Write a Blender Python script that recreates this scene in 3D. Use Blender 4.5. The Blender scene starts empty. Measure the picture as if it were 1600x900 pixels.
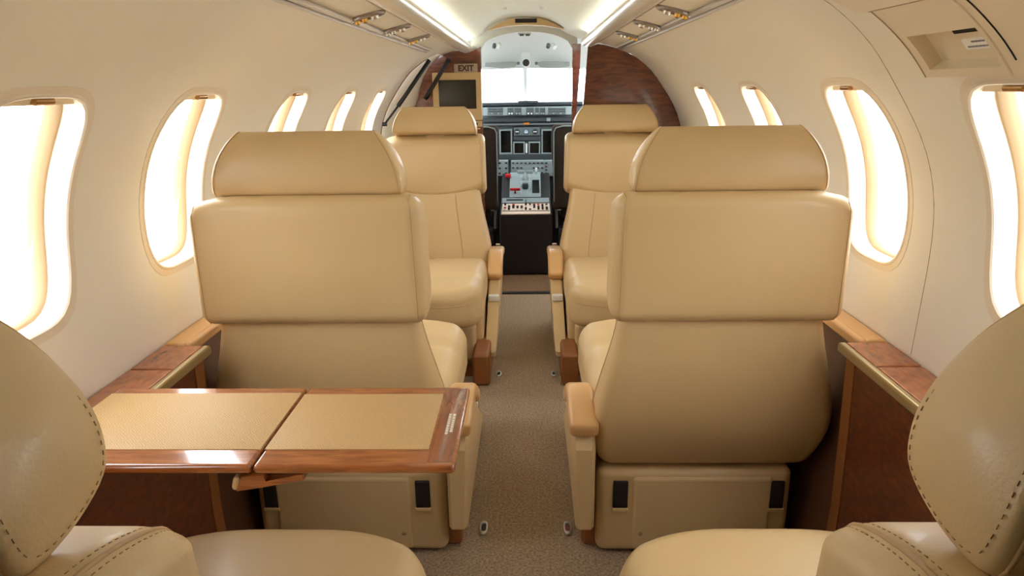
import bpy, bmesh, math, random
from mathutils import Vector, Matrix, geometry
random.seed(7)
C = bpy.context.scene.collection
SC = bpy.context.scene

# ------------------------------------------------------------------ camera
F = 1067.0; H = 1.2
def cam_axes(vp=(825, 137), roll=0.4):
    r = math.radians(roll)
    yv = Vector(((vp[0]-800)/F, -(vp[1]-450)/F, -1.0)).normalized()
    up = Vector((-math.sin(r), math.cos(r), 0))
    zv = (up - yv*up.dot(yv)).normalized()
    return yv.cross(zv), yv, zv
_ax, _ay, _az = cam_axes()
cd = bpy.data.cameras.new('camera'); cam = bpy.data.objects.new('camera', cd); C.objects.link(cam)
cd.sensor_width = 36.0; cd.lens = F/1600*36; cd.clip_start = 0.01; cd.clip_end = 200
cam.matrix_world = Matrix.Translation((0, 0, H)) @ Matrix((_ax, _ay, _az)).to_4x4()
SC.camera = cam
def at(px, py, Y):
    d = Matrix((_ax, _ay, _az)) @ Vector(((px-800)/F, -(py-450)/F, -1.0))
    t = Y/d.y
    return Vector((d.x*t, Y, d.z*t+H))

# ------------------------------------------------------------------ world, exposure
SKY = 7.5
w = bpy.data.worlds.new('world'); SC.world = w; w.use_nodes = True
bg = w.node_tree.nodes['Background']
bg.inputs[0].default_value = (0.96, 0.99, 1.03, 1); bg.inputs[1].default_value = SKY
SC.view_settings.view_transform = 'Standard'; SC.view_settings.look = 'None'
SC.view_settings.gamma = 1.0; SC.view_settings.use_curve_mapping = False
SC.view_settings.exposure = 0.6
SC.cycles.max_bounces = 10; SC.cycles.diffuse_bounces = 7; SC.cycles.transparent_max_bounces = 12
SC.cycles.caustics_reflective = False; SC.cycles.sample_clamp_indirect = 6.0
COVE = 7.5          # strength of the upwash strip lamps behind the ceiling valances

# ------------------------------------------------------------------ materials
def srgb(r, g, b):
    f = lambda c: (c/255/12.92) if c/255 <= .04045 else ((c/255+.055)/1.055)**2.4
    return (f(r), f(g), f(b), 1)
def mat(name, col, rough=.5, metal=0, coat=0, spec=.5, bump=None, emit=None):
    m = bpy.data.materials.new(name); m.use_nodes = True
    nt = m.node_tree; b = nt.nodes['Principled BSDF']
    b.inputs['Base Color'].default_value = col; b.inputs['Roughness'].default_value = rough
    b.inputs['Metallic'].default_value = metal; b.inputs['Coat Weight'].default_value = coat
    b.inputs['Coat Roughness'].default_value = .08; b.inputs['Specular IOR Level'].default_value = spec
    if emit: b.inputs['Emission Color'].default_value = emit[0]; b.inputs['Emission Strength'].default_value = emit[1]
    tc = nt.nodes.new('ShaderNodeTexCoord')
    if bump:
        n = nt.nodes.new('ShaderNodeTexNoise'); n.inputs['Scale'].default_value = bump[0]; n.inputs['Detail'].default_value = 4
        nt.links.new(tc.outputs['Object'], n.inputs['Vector'])
        bp = nt.nodes.new('ShaderNodeBump'); bp.inputs['Strength'].default_value = bump[1]; bp.inputs['Distance'].default_value = bump[2]
        nt.links.new(n.outputs['Fac'], bp.inputs['Height']); nt.links.new(bp.outputs['Normal'], b.inputs['Normal'])
    return m
def vary(m, scale, c1, c2, stretch=(1, 1, 1), detail=4, kind='noise', dist=0.0, lo=.35, hi=.65):
    nt = m.node_tree; b = nt.nodes['Principled BSDF']
    tc = [n for n in nt.nodes if n.type == 'TEX_COORD'][0]
    mp = nt.nodes.new('ShaderNodeMapping'); mp.inputs['Scale'].default_value = stretch
    nt.links.new(tc.outputs['Object'], mp.inputs['Vector'])
    if kind == 'noise':
        n = nt.nodes.new('ShaderNodeTexNoise'); n.inputs['Scale'].default_value = scale; n.inputs['Detail'].default_value = detail
        n.inputs['Distortion'].default_value = dist; out = n.outputs['Fac']
    else:
        n = nt.nodes.new('ShaderNodeTexWave'); n.inputs['Scale'].default_value = scale; n.inputs['Distortion'].default_value = dist
        n.inputs['Detail'].default_value = detail; out = n.outputs['Fac']
    nt.links.new(mp.outputs['Vector'], n.inputs['Vector'])
    r = nt.nodes.new('ShaderNodeValToRGB'); r.color_ramp.elements[0].position = lo; r.color_ramp.elements[1].position = hi
    r.color_ramp.elements[0].color = c1; r.color_ramp.elements[1].color = c2
    nt.links.new(out, r.inputs[0]); nt.links.new(r.outputs[0], b.inputs['Base Color'])
    return m
M = {}
M['leather'] = vary(mat('tan_leather', srgb(206, 178, 130), .42, coat=.08, bump=(420, .12, .002)), 3, srgb(204, 175, 126), srgb(209, 181, 134))
M['piping'] = mat('leather_piping', srgb(190, 156, 112), .5)
M['thread'] = mat('stitch_thread', srgb(172, 142, 100), .7)
M['tanpad'] = mat('armrest_leather', srgb(205, 160, 104), .35, coat=.15)
M['saddle'] = mat('saddle_brown_plinth', srgb(140, 86, 44), .45)
M['wall'] = mat('cream_wall_panel', srgb(237, 232, 219), .5, coat=.06, bump=(600, .04, .001))
M['trim'] = mat('cream_window_trim', srgb(230, 218, 198), .4)
M['reveal'] = mat('window_reveal', srgb(226, 216, 196), .5)
M['flange'] = mat('window_inner_frame', srgb(176, 148, 110), .5)
M['shade'] = mat('cream_shade', srgb(228, 208, 172), .5)
M['ceiling'] = mat('white_ceiling_panel', srgb(236, 239, 228), .5)
M['valance'] = mat('white_valance', srgb(236, 230, 218), .25, coat=.3)
M['latch'] = mat('bronze_latch', srgb(172, 132, 84), .25, metal=.8)
M['metal'] = mat('brushed_metal', srgb(205, 200, 192), .28, metal=1)
M['unit'] = mat('grey_unit_bezel', srgb(158, 150, 146), .25, metal=.5)
M['bin'] = mat('cream_bin_panel', srgb(229, 216, 192), .45)
M['rail'] = mat('anodised_rail', srgb(205, 195, 182), .35, metal=.7)
M['gold'] = mat('gold_nozzle', srgb(214, 168, 84), .3, metal=1)
M['brass'] = mat('champagne_trim', srgb(172, 154, 112), .3, metal=.6)
M['brown'] = mat('shade_darkened_leather', srgb(92, 58, 32), .6)  # saddle leather darkened: the shade beside the seats is in the colour
M['seam'] = mat('panel_joint', srgb(168, 146, 112), .8)
M['dark'] = mat('dark_slot', srgb(26, 22, 18), .7)
M['black'] = mat('black_plastic', srgb(22, 23, 24), .5)
M['blacktrim'] = mat('black_rubber', srgb(30, 28, 26), .6)
M['carpet'] = vary(mat('brown_carpet', srgb(172, 150, 124), .95, spec=.1, bump=(260, .6, .008)), 150, srgb(142, 122, 98), srgb(190, 168, 140), detail=6)
M['carpet2'] = vary(mat('cockpit_carpet', srgb(136, 108, 80), .9, spec=.2, bump=(200, .4, .005)), 120, srgb(112, 84, 58), srgb(146, 116, 86), detail=6)
M['burl'] = vary(mat('burl_veneer', srgb(120, 60, 28), .22, coat=.5), 80, srgb(128, 68, 35), srgb(174, 104, 58), stretch=(1, .45, 1), detail=3, dist=.3, lo=.25, hi=.75)
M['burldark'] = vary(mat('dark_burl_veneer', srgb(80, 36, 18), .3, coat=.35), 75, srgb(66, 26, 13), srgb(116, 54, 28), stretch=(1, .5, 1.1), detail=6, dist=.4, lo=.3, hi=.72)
M['mahog'] = vary(mat('mahogany_panel', srgb(86, 38, 22), .35, coat=.9), 26, srgb(84, 36, 22), srgb(128, 66, 42), stretch=(.5, 1, 2.6), detail=5, dist=.8)
M['cherry'] = vary(mat('varnished_cherry', srgb(160, 92, 50), .16, coat=.8), 14, srgb(134, 72, 33), srgb(166, 98, 50), stretch=(1, 9, 9), detail=5, dist=.6)
M['cherryX'] = vary(mat('varnished_cherry_cross', srgb(140, 76, 40), .16, coat=.8), 14, srgb(114, 58, 28), srgb(146, 80, 41), stretch=(9, 1, 9), detail=5, dist=.6)
# table inlay: embossed leather with a fine diagonal weave
m = mat('embossed_leather', srgb(208, 168, 112), .5); M['inlay'] = m
nt = m.node_tree; b = nt.nodes['Principled BSDF']; tc = [n for n in nt.nodes if n.type == 'TEX_COORD'][0]
wv = nt.nodes.new('ShaderNodeTexWave'); wv.inputs['Scale'].default_value = 130; wv.inputs['Distortion'].default_value = 5; wv.inputs['Detail'].default_value = 2
wv.bands_direction = 'DIAGONAL'
nt.links.new(tc.outputs['Object'], wv.inputs['Vector'])
r = nt.nodes.new('ShaderNodeValToRGB'); r.color_ramp.elements[0].color = srgb(176, 142, 92); r.color_ramp.elements[1].color = srgb(198, 164, 112)
nt.links.new(wv.outputs['Fac'], r.inputs[0]); nt.links.new(r.outputs[0], b.inputs['Base Color'])
bp = nt.nodes.new('ShaderNodeBump'); bp.inputs['Strength'].default_value = .25; bp.inputs['Distance'].default_value = .0007
nt.links.new(wv.outputs['Fac'], bp.inputs['Height']); nt.links.new(bp.outputs['Normal'], b.inputs['Normal'])
# clear window pane
m = bpy.data.materials.new('clear_pane'); m.use_nodes = True; nt = m.node_tree; nt.nodes.clear()
o_ = nt.nodes.new('ShaderNodeOutputMaterial'); mx = nt.nodes.new('ShaderNodeMixShader'); tr = nt.nodes.new('ShaderNodeBsdfTransparent'); gl = nt.nodes.new('ShaderNodeBsdfGlossy')
gl.inputs['Roughness'].default_value = .03; mx.inputs[0].default_value = .05
nt.links.new(tr.outputs[0], mx.inputs[1]); nt.links.new(gl.outputs[0], mx.inputs[2]); nt.links.new(mx.outputs[0], o_.inputs[0]); M['pane'] = m
# tinted visor
m = bpy.data.materials.new('tinted_visor'); m.use_nodes = True; nt = m.node_tree; nt.nodes.clear()
o_ = nt.nodes.new('ShaderNodeOutputMaterial'); mx = nt.nodes.new('ShaderNodeMixShader'); tr = nt.nodes.new('ShaderNodeBsdfTransparent'); gl = nt.nodes.new('ShaderNodeBsdfDiffuse')
tr.inputs[0].default_value = (.16, .18, .17, 1); gl.inputs[0].default_value = srgb(196, 206, 202); mx.inputs[0].default_value = .6
nt.links.new(tr.outputs[0], mx.inputs[1]); nt.links.new(gl.outputs[0], mx.inputs[2]); nt.links.new(mx.outputs[0], o_.inputs[0]); M['visor'] = m
M['strip'] = mat('upwash_lamp', (1, 1, 1, 1), .5, emit=((1, .985, .95, 1), COVE))
M['screen'] = mat('dark_screen', srgb(44, 43, 40), .12, spec=.6)
M['bezel'] = mat('cream_bezel', srgb(206, 176, 128), .4)
M['sign'] = mat('sign_plate', srgb(176, 158, 136), .5)
M['signred'] = mat('sign_lettering', srgb(64, 20, 14), .6)
M['paper'] = mat('white_placard', srgb(250, 250, 250), .6)
M['ink'] = mat('placard_ink', srgb(130, 132, 150), .7)
M['whiteink'] = mat('white_ink', srgb(232, 220, 200), .6)
M['panelgrey'] = mat('instrument_grey', srgb(136, 150, 150), .5)
M['panelmid'] = mat('instrument_mid_grey', srgb(92, 104, 105), .5)
M['paneldark'] = mat('instrument_dark_grey', srgb(50, 60, 63), .5)
M['glare'] = mat('glareshield', srgb(44, 54, 58), .7)
M['crt'] = mat('display_glass', srgb(10, 14, 16), .15)
M['button'] = mat('button_grey', srgb(28, 32, 34), .5)
M['buttonlit'] = mat('button_cream', srgb(226, 206, 184), .5)
M['red'] = mat('red_knob', srgb(190, 24, 30), .4)
M['orange'] = mat('orange_mark', srgb(190, 110, 40), .5)
M['blue'] = mat('attitude_sky', srgb(140, 165, 190), .4)
M['white'] = mat('white_plastic', srgb(226, 230, 228), .4)
M['cockwhite'] = mat('cockpit_lining', srgb(216, 221, 218), .6)
M['pilot'] = mat('dark_sheepskin', srgb(56, 50, 44), .95, spec=.1, bump=(300, .5, .004))
M['cement'] = mat('apron_concrete', srgb(170, 168, 160), .9)

# ------------------------------------------------------------------ mesh helpers
class MB:
    """collects solids and builds them as one mesh object"""
    def __init__(s): s.bm = bmesh.new()
    def faces(s, vs, fs):
        v = [s.bm.verts.new(p) for p in vs]
        for f in fs:
            try: s.bm.faces.new([v[i] for i in f])
            except ValueError: pass
        return v
    def rbox(s, c, h, r=.004, n=2, m=1, f=None, rot=None):
        """rounded box: centre c, half sizes h, edge radius r; f deforms each point"""
        h = Vector(h); c = Vector(c); r = min(r, min(h)*.999)
        ms = m if isinstance(m, (tuple, list)) else (m, m, m)
        P = lambda p: s._round(p, h, r, c, f, rot)
        ax = []
        for k in range(3):
            e = h[k]; i = e-r
            a = [-e + r*(1-math.tan(math.radians(45)*(1-j/n))) for j in range(n)]
            mid = [-i + 2*i*j/ms[k] for j in range(ms[k]+1)]
            ax.append(a + mid + [-q for q in reversed(a)])
        vs = []; fs = []; key = {}
        def vert(p):
            k = (round(p[0], 6), round(p[1], 6), round(p[2], 6))
            if k not in key: key[k] = len(vs); vs.append(P(Vector(p)))
            return key[k]
        for k in range(3):
            a, bb = (k+1) % 3, (k+2) % 3
            for sg in (-1, 1):
                for i in range(len(ax[a])-1):
                    for j in range(len(ax[bb])-1):
                        q = []
                        for (u, v) in ((i, j), (i+1, j), (i+1, j+1), (i, j+1)):
                            p = [0, 0, 0]; p[k] = sg*h[k]; p[a] = ax[a][u]; p[bb] = ax[bb][v]; q.append(vert(p))
                        if sg < 0: q.reverse()
                        fs.append(q)
        s.faces(vs, fs)
        return lambda p: P(Vector(p))
    @staticmethod
    def _round(p, h, r, c, f, rot):
        q = Vector([max(-(h[k]-r), min(h[k]-r, p[k])) for k in range(3)])
        d = p-q
        if d.length > 1e-9: q = q + d.normalized()*r
        if rot: q = rot @ q
        q = q + c
        return Vector(f(q)) if f else q
    def tube(s, path, r=.003, n=6, closed=False):
        path = [Vector(p) for p in path]; N = len(path); rings = []
        up = None
        for i, p in enumerate(path):
            a = path[i-1] if (i > 0 or closed) else p
            bb = path[(i+1) % N] if (i < N-1 or closed) else p
            t = (bb-a).normalized()
            if up is None:
                up = t.orthogonal().normalized()
            up = (up - t*up.dot(t)).normalized(); sd = t.cross(up)
            rr = r[i] if isinstance(r, (list, tuple)) else r
            rings.append([p + (up*math.cos(2*math.pi*k/n)+sd*math.sin(2*math.pi*k/n))*rr for k in range(n)])
        s.loft(rings, closed_ring=True, closed_path=closed, caps=not closed)
    def loft(s, rings, closed_ring=True, closed_path=False, caps=True):
        n = len(rings[0]); vs = [v for rg in rings for v in rg]; fs = []
        R = len(rings)
        for i in range(R if closed_path else R-1):
            for k in range(n if closed_ring else n-1):
                a = i*n+k; bq = i*n+(k+1) % n; c_ = ((i+1) % R)*n+(k+1) % n; d = ((i+1) % R)*n+k
                fs.append((a, bq, c_, d))
        if caps and closed_ring:
            fs.append(tuple(reversed(range(n)))); fs.append(tuple((R-1)*n+k for k in range(n)))
        s.faces(vs, fs)
    def cyl(s, a, bq, r, n=20, r2=None):
        a = Vector(a); bq = Vector(bq); t = (bq-a).normalized(); u = t.orthogonal().normalized(); v = t.cross(u)
        r2 = r if r2 is None else r2
        mk = lambda p, rr: [p + (u*math.cos(2*math.pi*k/n)+v*math.sin(2*math.pi*k/n))*rr for k in range(n)]
        e = min(r, r2, (bq-a).length)*.12
        s.loft([mk(a, r-e), mk(a+t*e, r), mk(bq-t*e, r2), mk(bq, r2-e)])
    def prism(s, pts, d, bev=0):
        """solid from an outline of 3-D points swept by d; bev insets the end caps"""
        pts = [Vector(p) for p in pts]; d = Vector(d); c = sum(pts, Vector())/len(pts)
        if bev:
            t = d.normalized()
            ins = [p + (c-p).normalized()*bev for p in pts]
            s.loft([ins, [p+t*bev for p in pts], [p+d-t*bev for p in pts], [p+d for p in ins]])
        else: s.loft([pts, [p+d for p in pts]])
    def build(s, name, m, parent=None, smooth=True, flip=False, wn=False, recalc=True, ang=None):
        bm = s.bm
        bmesh.ops.remove_doubles(bm, verts=bm.verts, dist=1e-6)
        if flip:
            for v in bm.verts: v.co.x = -v.co.x
        if recalc: bmesh.ops.recalc_face_normals(bm, faces=bm.faces)
        me = bpy.data.meshes.new(name)
        if ang is not None:
            for e in bm.edges:
                if len(e.link_faces) == 2 and e.calc_face_angle(0) > math.radians(ang): e.smooth = False
        bm.to_mesh(me); bm.free()
        me.polygons.foreach_set('use_smooth', [smooth]*len(me.polygons))
        me.materials.append(m)
        o = bpy.data.objects.new(name, me); C.objects.link(o)
        if parent is not None: o.parent = parent
        if wn:
            md = o.modifiers.new('wn', 'WEIGHTED_NORMAL'); md.keep_sharp = True; md.weight = 100
        return o
def box(name, m, c, h, r=.003, parent=None, n=2):
    q = MB(); q.rbox(c, h, r, n); return q.build(name, m, parent, wn=True)
def empty(name, loc=(0, 0, 0)):
    o = bpy.data.objects.new(name, None); C.objects.link(o); o.location = loc; o.empty_display_size = .05; return o
def tag(o, label, cat, group=None):
    o['label'] = label; o['category'] = cat
    if group: o['group'] = group
    return o
def struct(o): o['kind'] = 'structure'; return o
def copy_tree(o, parent=None):
    c = o.copy(); C.objects.link(c)
    if parent is not None: c.parent = parent
    for ch in list(o.children): copy_tree(ch, c)
    return c
def spline(pts, n=8, closed=False):
    pts = [Vector(p) for p in pts]; out = []; N = len(pts)
    for i in range(N if closed else N-1):
        g = (lambda k: pts[k % N]) if closed else (lambda k: pts[max(0, min(N-1, k))])
        p0, p1, p2, p3 = g(i-1), g(i), g(i+1), g(i+2)
        for j in range(n):
            t = j/n
            out.append(.5*((2*p1)+(p2-p0)*t+(2*p0-5*p1+4*p2-p3)*t*t+(-p0+3*p1-3*p2+p3)*t**3))
    if not closed: out.append(pts[-1])
    return out
def dashes(mb, path, every=.008, ln=.0045, r=.0009, off=Vector((0, 0, 0))):
    path = [Vector(p) for p in path]; acc = 0.0
    for i in range(len(path)-1):
        a, bq = path[i], path[i+1]; L = (bq-a).length
        if L < 1e-6: continue
        t = (bq-a)/L; q = -acc
        while q + every <= L:
            q += every
            mb.tube([a+t*(q-ln/2)+off, a+t*(q+ln/2)+off], r, 4)
        acc = L-q
def text(name, body, m, loc, rot, size, parent, ext=.0004, ax='CENTER'):
    cu = bpy.data.curves.new(name, 'FONT'); cu.body = body; cu.size = size; cu.extrude = ext; cu.align_x = ax; cu.align_y = 'CENTER'; cu.offset = size*.035
    tmp = bpy.data.objects.new('tmp', cu); C.objects.link(tmp)
    dg = bpy.context.evaluated_depsgraph_get(); me = bpy.data.meshes.new_from_object(tmp.evaluated_get(dg))
    bpy.data.objects.remove(tmp); me.materials.clear(); me.materials.append(m); me.name = name
    me.transform(Matrix.Translation(loc) @ rot.to_4x4())
    o = bpy.data.objects.new(name, me); C.objects.link(o); o.parent = parent; return o

# ------------------------------------------------------------------ cabin shell
XC = -.02
Y0, YF = -2.6, 4.10             # aft and forward ends of the cabin
WP = [(.742, 0), (.766, .15), (.782, .3), (.795, .45), (.805, .6), (.811, .75), (.813, .9), (.80, 1.0), (.767, 1.09), (.707, 1.186), (.64, 1.274), (.557, 1.342), (.466, 1.383)]
prof = [Vector((p.x, p.y)) for p in spline([(x, z, 0) for x, z in WP], 10)]
arc = [0.0]
for i in range(1, len(prof)): arc.append(arc[-1] + (prof[i]-prof[i-1]).length)
def pw(s):
    """point of the wall profile at arc length s (half width, height)"""
    s = max(0, min(arc[-1]-1e-6, s)); i = 0
    lo, hi = 0, len(arc)-1
    while hi-lo > 1:
        md = (lo+hi)//2
        if arc[md] <= s: lo = md
        else: hi = md
    t = (s-arc[lo])/(arc[hi]-arc[lo]); return prof[lo].lerp(prof[hi], t)
def s_of_z(z):
    for i in range(len(prof)-1):
        if prof[i].y <= z <= prof[i+1].y:
            t = (z-prof[i].y)/(prof[i+1].y-prof[i].y); return arc[i] + t*(arc[i+1]-arc[i])
    return arc[-1]
def wx(z): return pw(s_of_z(z)).x
def wn(s):
    a, bq = pw(s-.004), pw(s+.004); t = (bq-a).normalized(); return Vector((t.y, -t.x))   # outward (x,z)
def wall_pt(side, Y, s, out=0.0):
    p = pw(s); n = wn(s); return Vector((XC + side*(p.x+n.x*out), Y, p.y+n.y*out))

Z_LO, Z_HI = .812, 1.196
S_LO, S_HI = s_of_z(Z_LO), s_of_z(Z_HI)
SCN, SHH = (S_LO+S_HI)/2, (S_HI-S_LO)/2
WHW = .134
def win_outline(Yc, grow=0.0, n=10, shrink=0.0):
    """window outline in wall coordinates (Y, s): soft rounded rectangle, rounder below"""
    hw, hh = WHW+grow, SHH+grow; e = 2/3.9; N = 4*(n+1)
    sp = lambda v: math.copysign(abs(v)**e, v)
    # even spacing along the outline
    fine = [(hw*sp(math.cos(2*math.pi*k/720)), hh*sp(math.sin(2*math.pi*k/720))) for k in range(720)]
    cum = [0.0]
    for k in range(720): cum.append(cum[-1]+math.dist(fine[k], fine[(k+1) % 720]))
    out = []; k = 0
    for i in range(N):
        t = cum[-1]*i/N
        while cum[k+1] < t: k += 1
        f = (t-cum[k])/max(1e-9, cum[k+1]-cum[k]); p, q = fine[k % 720], fine[(k+1) % 720]
        out.append((Yc+p[0]+(q[0]-p[0])*f, SCN+p[1]+(q[1]-p[1])*f))
    return out
def make_wall(side, name, wins, y0, y1):
    pts = []; edges = []
    def loop(ps):
        b0 = len(pts); pts.extend(Vector(p) for p in ps); n = len(ps)
        edges.extend((b0+i, b0+(i+1) % n) for i in range(n))
    smax = arc[-1]; ns = 44; ny = int((y1-y0)/.05)
    bd = [(y0+(y1-y0)*i/ny, 0) for i in range(ny)] + [(y1, smax*i/ns) for i in range(ns)] + [(y1-(y1-y0)*i/ny, smax) for i in range(ny)] + [(y0, smax-smax*i/ns) for i in range(ns)]
    loop(bd)
    holes = []
    for yc in wins:
        h = win_outline(yc); holes.append(yc); loop(h)
        pts.extend(Vector(p) for p in win_outline(yc, .02))
    def inside(p, g=0):
        for yc in wins:
            if abs((p[0]-yc)/(WHW+g))**3.9 + abs((p[1]-SCN)/(SHH+g))**3.9 < 1: return True
        return False
    for i in range(1, ny):
        for j in range(1, ns):
            p = (y0+(y1-y0)*i/ny, smax*j/ns)
            if not inside(p, .032): pts.append(Vector(p))
    V, E_, Fc, *_ = geometry.delaunay_2d_cdt(pts, edges, [], 0, 1e-5)
    q = MB(); vs = [wall_pt(side, v.x, v.y) for v in V]; fs = []
    for f in Fc:
        c = sum((V[i] for i in f), Vector((0, 0)))/len(f)
        if inside(c, -1e-4): continue
        fs.append(tuple(f))
    q.faces(vs, fs)
    # face normals towards the cabin
    bm = q.bm; bm.normal_update()
    for f in bm.faces:
        if f.normal.x*side > 0: f.normal_flip()
    o = q.build(name, M['wall'], recalc=False); struct(o)
    return o

WIN_R = [1.15-.155+.027, 1.69-.155+.027, 2.34-.155+.027, 2.99-.155+.027]
WIN_L = [1.175-.155+.027, 1.70-.155+.027, 2.36-.155+.027, 3.01-.155+.027, 3.64-.155+.027]
AFT = [.40]
Y_LWALL = 3.90
wl = make_wall(-1, 'wall_left', WIN_L+AFT, Y0, Y_LWALL)
wr = make_wall(1, 'wall_right', WIN_R+AFT, Y0, 3.62)
# the door surround ahead of the left wall: same skin, a step further out
q = MB(); rows = []
def entry_out(j):
    return -.11*math.sin(min(1, max(0, (j/30-.25)/.35))*math.pi/2)*min(1, (30-j)/6)
for Y, k in ((Y_LWALL-.002, .02), (Y_LWALL+.012, .03), (Y_LWALL+.03, .25), (YF-.06, 1.0), (YF, 1.0)):
    rows.append([wall_pt(-1, Y, arc[-1]*j/30, entry_out(j)*k+.012*(1-k)) for j in range(31)])
q.loft(rows, closed_ring=False, caps=False); struct(q.build('wall_entry', M['wall']))
q = MB(); rows = [[wall_pt(1, Y, arc[-1]*j/30, 0.0) for j in range(31)] for Y in (3.615, YF)]
q.loft(rows, closed_ring=False, caps=False); struct(q.build('wall_galley', M['wall']))

n_win = 0
def make_window(side, yc):
    global n_win; n_win += 1
    root = empty('window_%d' % n_win, wall_pt(side, yc, SCN)); struct(root)
    inv = Matrix.Translation(root.location).inverted()
    def B(mb, name, m, parent=root, **k):
        for v in mb.bm.verts: v.co = inv @ v.co
        o = mb.build(name, m, parent, **k); return o
    nrm = wn(SCN); nout = Vector((side*nrm.x, 0, nrm.y)); ctr = root.location
    base = [wall_pt(side, y, s) for y, s in win_outline(yc, 0, 12)]
    def ring(grow, out):                       # on the wall skin
        return [wall_pt(side, y, s, out) for y, s in win_outline(yc, grow, 12)]
    q = MB(); q.loft([ring(.0195, .001), ring(.019, -.0012), ring(.007, -.0014), ring(.0055, -.003), ring(.002, -.0034), ring(-.001, -.001), ring(-.002, .006)], caps=False)
    B(q, 'trim_ring', M['trim'], ang=28)
    sd = Vector((0, 1, 0)); upv = nout.cross(sd)
    if upv.z < 0: upv = -upv
    # reveal and inner frame follow the curved skin outwards
    D1, D2 = .036, .064
    def ringk(k, out):
        return [wall_pt(side, yc+(y-yc)*k, SCN+(s-SCN)*k, out) for y, s in win_outline(yc, 0, 12)]
    q = MB(); q.loft([ring(-.002, .006), ringk(.985, D1*.5), ringk(.98, D1)], caps=False); B(q, 'reveal', M['reveal'])
    q = MB(); q.loft([ringk(.985, D1), ringk(.955, D1+.002), ringk(.94, D2)], caps=False); B(q, 'inner_frame', M['flange'])
    q = MB(); q.loft([ringk(k, D2-.002) for k in (.96, .8, .6, .4, .2, .02)]); B(q, 'pane', M['pane'])
    # raised pull-down shade with its bronze latch
    q = MB(); st = SCN+SHH*.985; sb = SCN+SHH*.885; hw = WHW*.72
    rg = lambda y: [wall_pt(side, y, st, .014), wall_pt(side, y, sb, .014), wall_pt(side, y, sb, .018), wall_pt(side, y, st, .018)]
    q.loft([rg(yc+hw*(-1+2*i/8)) for i in range(9)])
    sh = B(q, 'shade', M['shade'], ang=40)
    q = MB(); p = wall_pt(side, yc+.012, SCN+SHH*.93, .011)
    q.cyl(p-sd*.021, p+sd*.021, .0065, 14)
    lt = B(q, 'latch', M['latch'], parent=sh, ang=40)
    return root
for yc in WIN_L: make_window(-1, yc)
for yc in WIN_R: make_window(1, yc)
for yc in AFT: make_window(-1, yc); make_window(1, yc)

# wall panel joints
for nm, side, Y in (('trim_1', 1, 1.335), ):
    q = MB(); q.tube([wall_pt(side, Y, s_of_z(.66)+(arc[-1]-s_of_z(.66))*j/40, .0) for j in range(41)], .0008, 6)
    struct(q.build(nm, M['seam']))

# floor
q = MB(); q.rbox((0, .7, -.02), (.8, 3.3, .02), .002); struct(q.build('floor', M['carpet'], wn=True))
q = MB(); q.rbox((0, 4.9, -.02), (.8, .9, .02), .002); struct(q.build('floor_cockpit', M['carpet2'], wn=True))
q = MB(); q.rbox((XC, 3.975, .004), (.21, .018, .005), .003); struct(q.build('trim_2', M['blacktrim'], wn=True))

# ceiling with coves, valances, service panels
CP = [(.368, 1.412), (.356, 1.436), (.325, 1.455), (.285, 1.470), (.240, 1.490), (.185, 1.522), (.13, 1.548), (.07, 1.561), (0, 1.565)]
half = spline([(x, 0, z) for x, z in CP], 5)
full = [Vector((XC-p.x, 0, p.z)) for p in half] + [Vector((XC+p.x, 0, p.z)) for p in reversed(half[:-1])]
q = MB(); q.loft([[Vector((p.x, Y, p.z)) for p in full] for Y in (Y0, 0, 2, 3.95, YF+.02)], closed_ring=False, caps=False)
o = q.build('ceiling', M['ceiling']); struct(o)
for side, nm in ((-1, 'left'), (1, 'right')):
    q = MB(); pr = [(.468, 1.382), (.44, 1.391), (.40, 1.401), (.366, 1.409)]
    yf = YF if side < 0 else 3.62
    q.loft([[Vector((XC+side*x, Y, z)) for x, z in pr] for Y in (Y0, 0, yf)], closed_ring=False, caps=False)
    struct(q.build('ceiling_panel_'+nm, M['wall']))
    # rounded valance hiding the upwash strip
    vp = spline([(.366, 0, 1.411), (.352, 0, 1.400), (.33, 0, 1.392), (.307, 0, 1.394), (.290, 0, 1.405), (.285, 0, 1.420), (.292, 0, 1.432)], 4)
    vp += [Vector((.300, 0, 1.424)), Vector((.33, 0, 1.415))]
    q = MB(); q.loft([[Vector((XC+side*p.x, Y, p.z)) for p in vp] for Y in (Y0, yf-.01)]); struct(q.build('trim_valance_'+nm, M['valance'], ang=50))
    q = MB(); q.rbox((XC+side*.309, (.45+yf)/2, 1.4245), (.005, (yf-.45)/2-.05, .004), .001); lamp = q.build('upwash_strip', M['strip'])
    tag(lamp, 'warm upwash strip lamp hidden above the %s ceiling valance' % ('exit-sign side' if side < 0 else 'galley side'), 'lamp')
    # double metal rail between wall and service panel
    q = MB()
    for (x, z) in ((.476, 1.377), (.455, 1.385)):
        q.rbox((XC+side*x, (Y0+3.52)/2, z-.003), (.0045, (3.52-Y0)/2, .004), .002)
    q.rbox((XC+side*.4655, (Y0+3.5)/2, 1.380), (.008, (3.5-Y0)/2, .0025), .001)
    struct(q.build('trim_rail_'+nm, M['rail'], wn=True))
    q = MB(); q.tube([(XC+side*.3655, Y0, 1.4075), (XC+side*.3655, yf, 1.4075)], .0018, 6); struct(q.build('trim_joint_'+nm, M['seam']))
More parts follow.
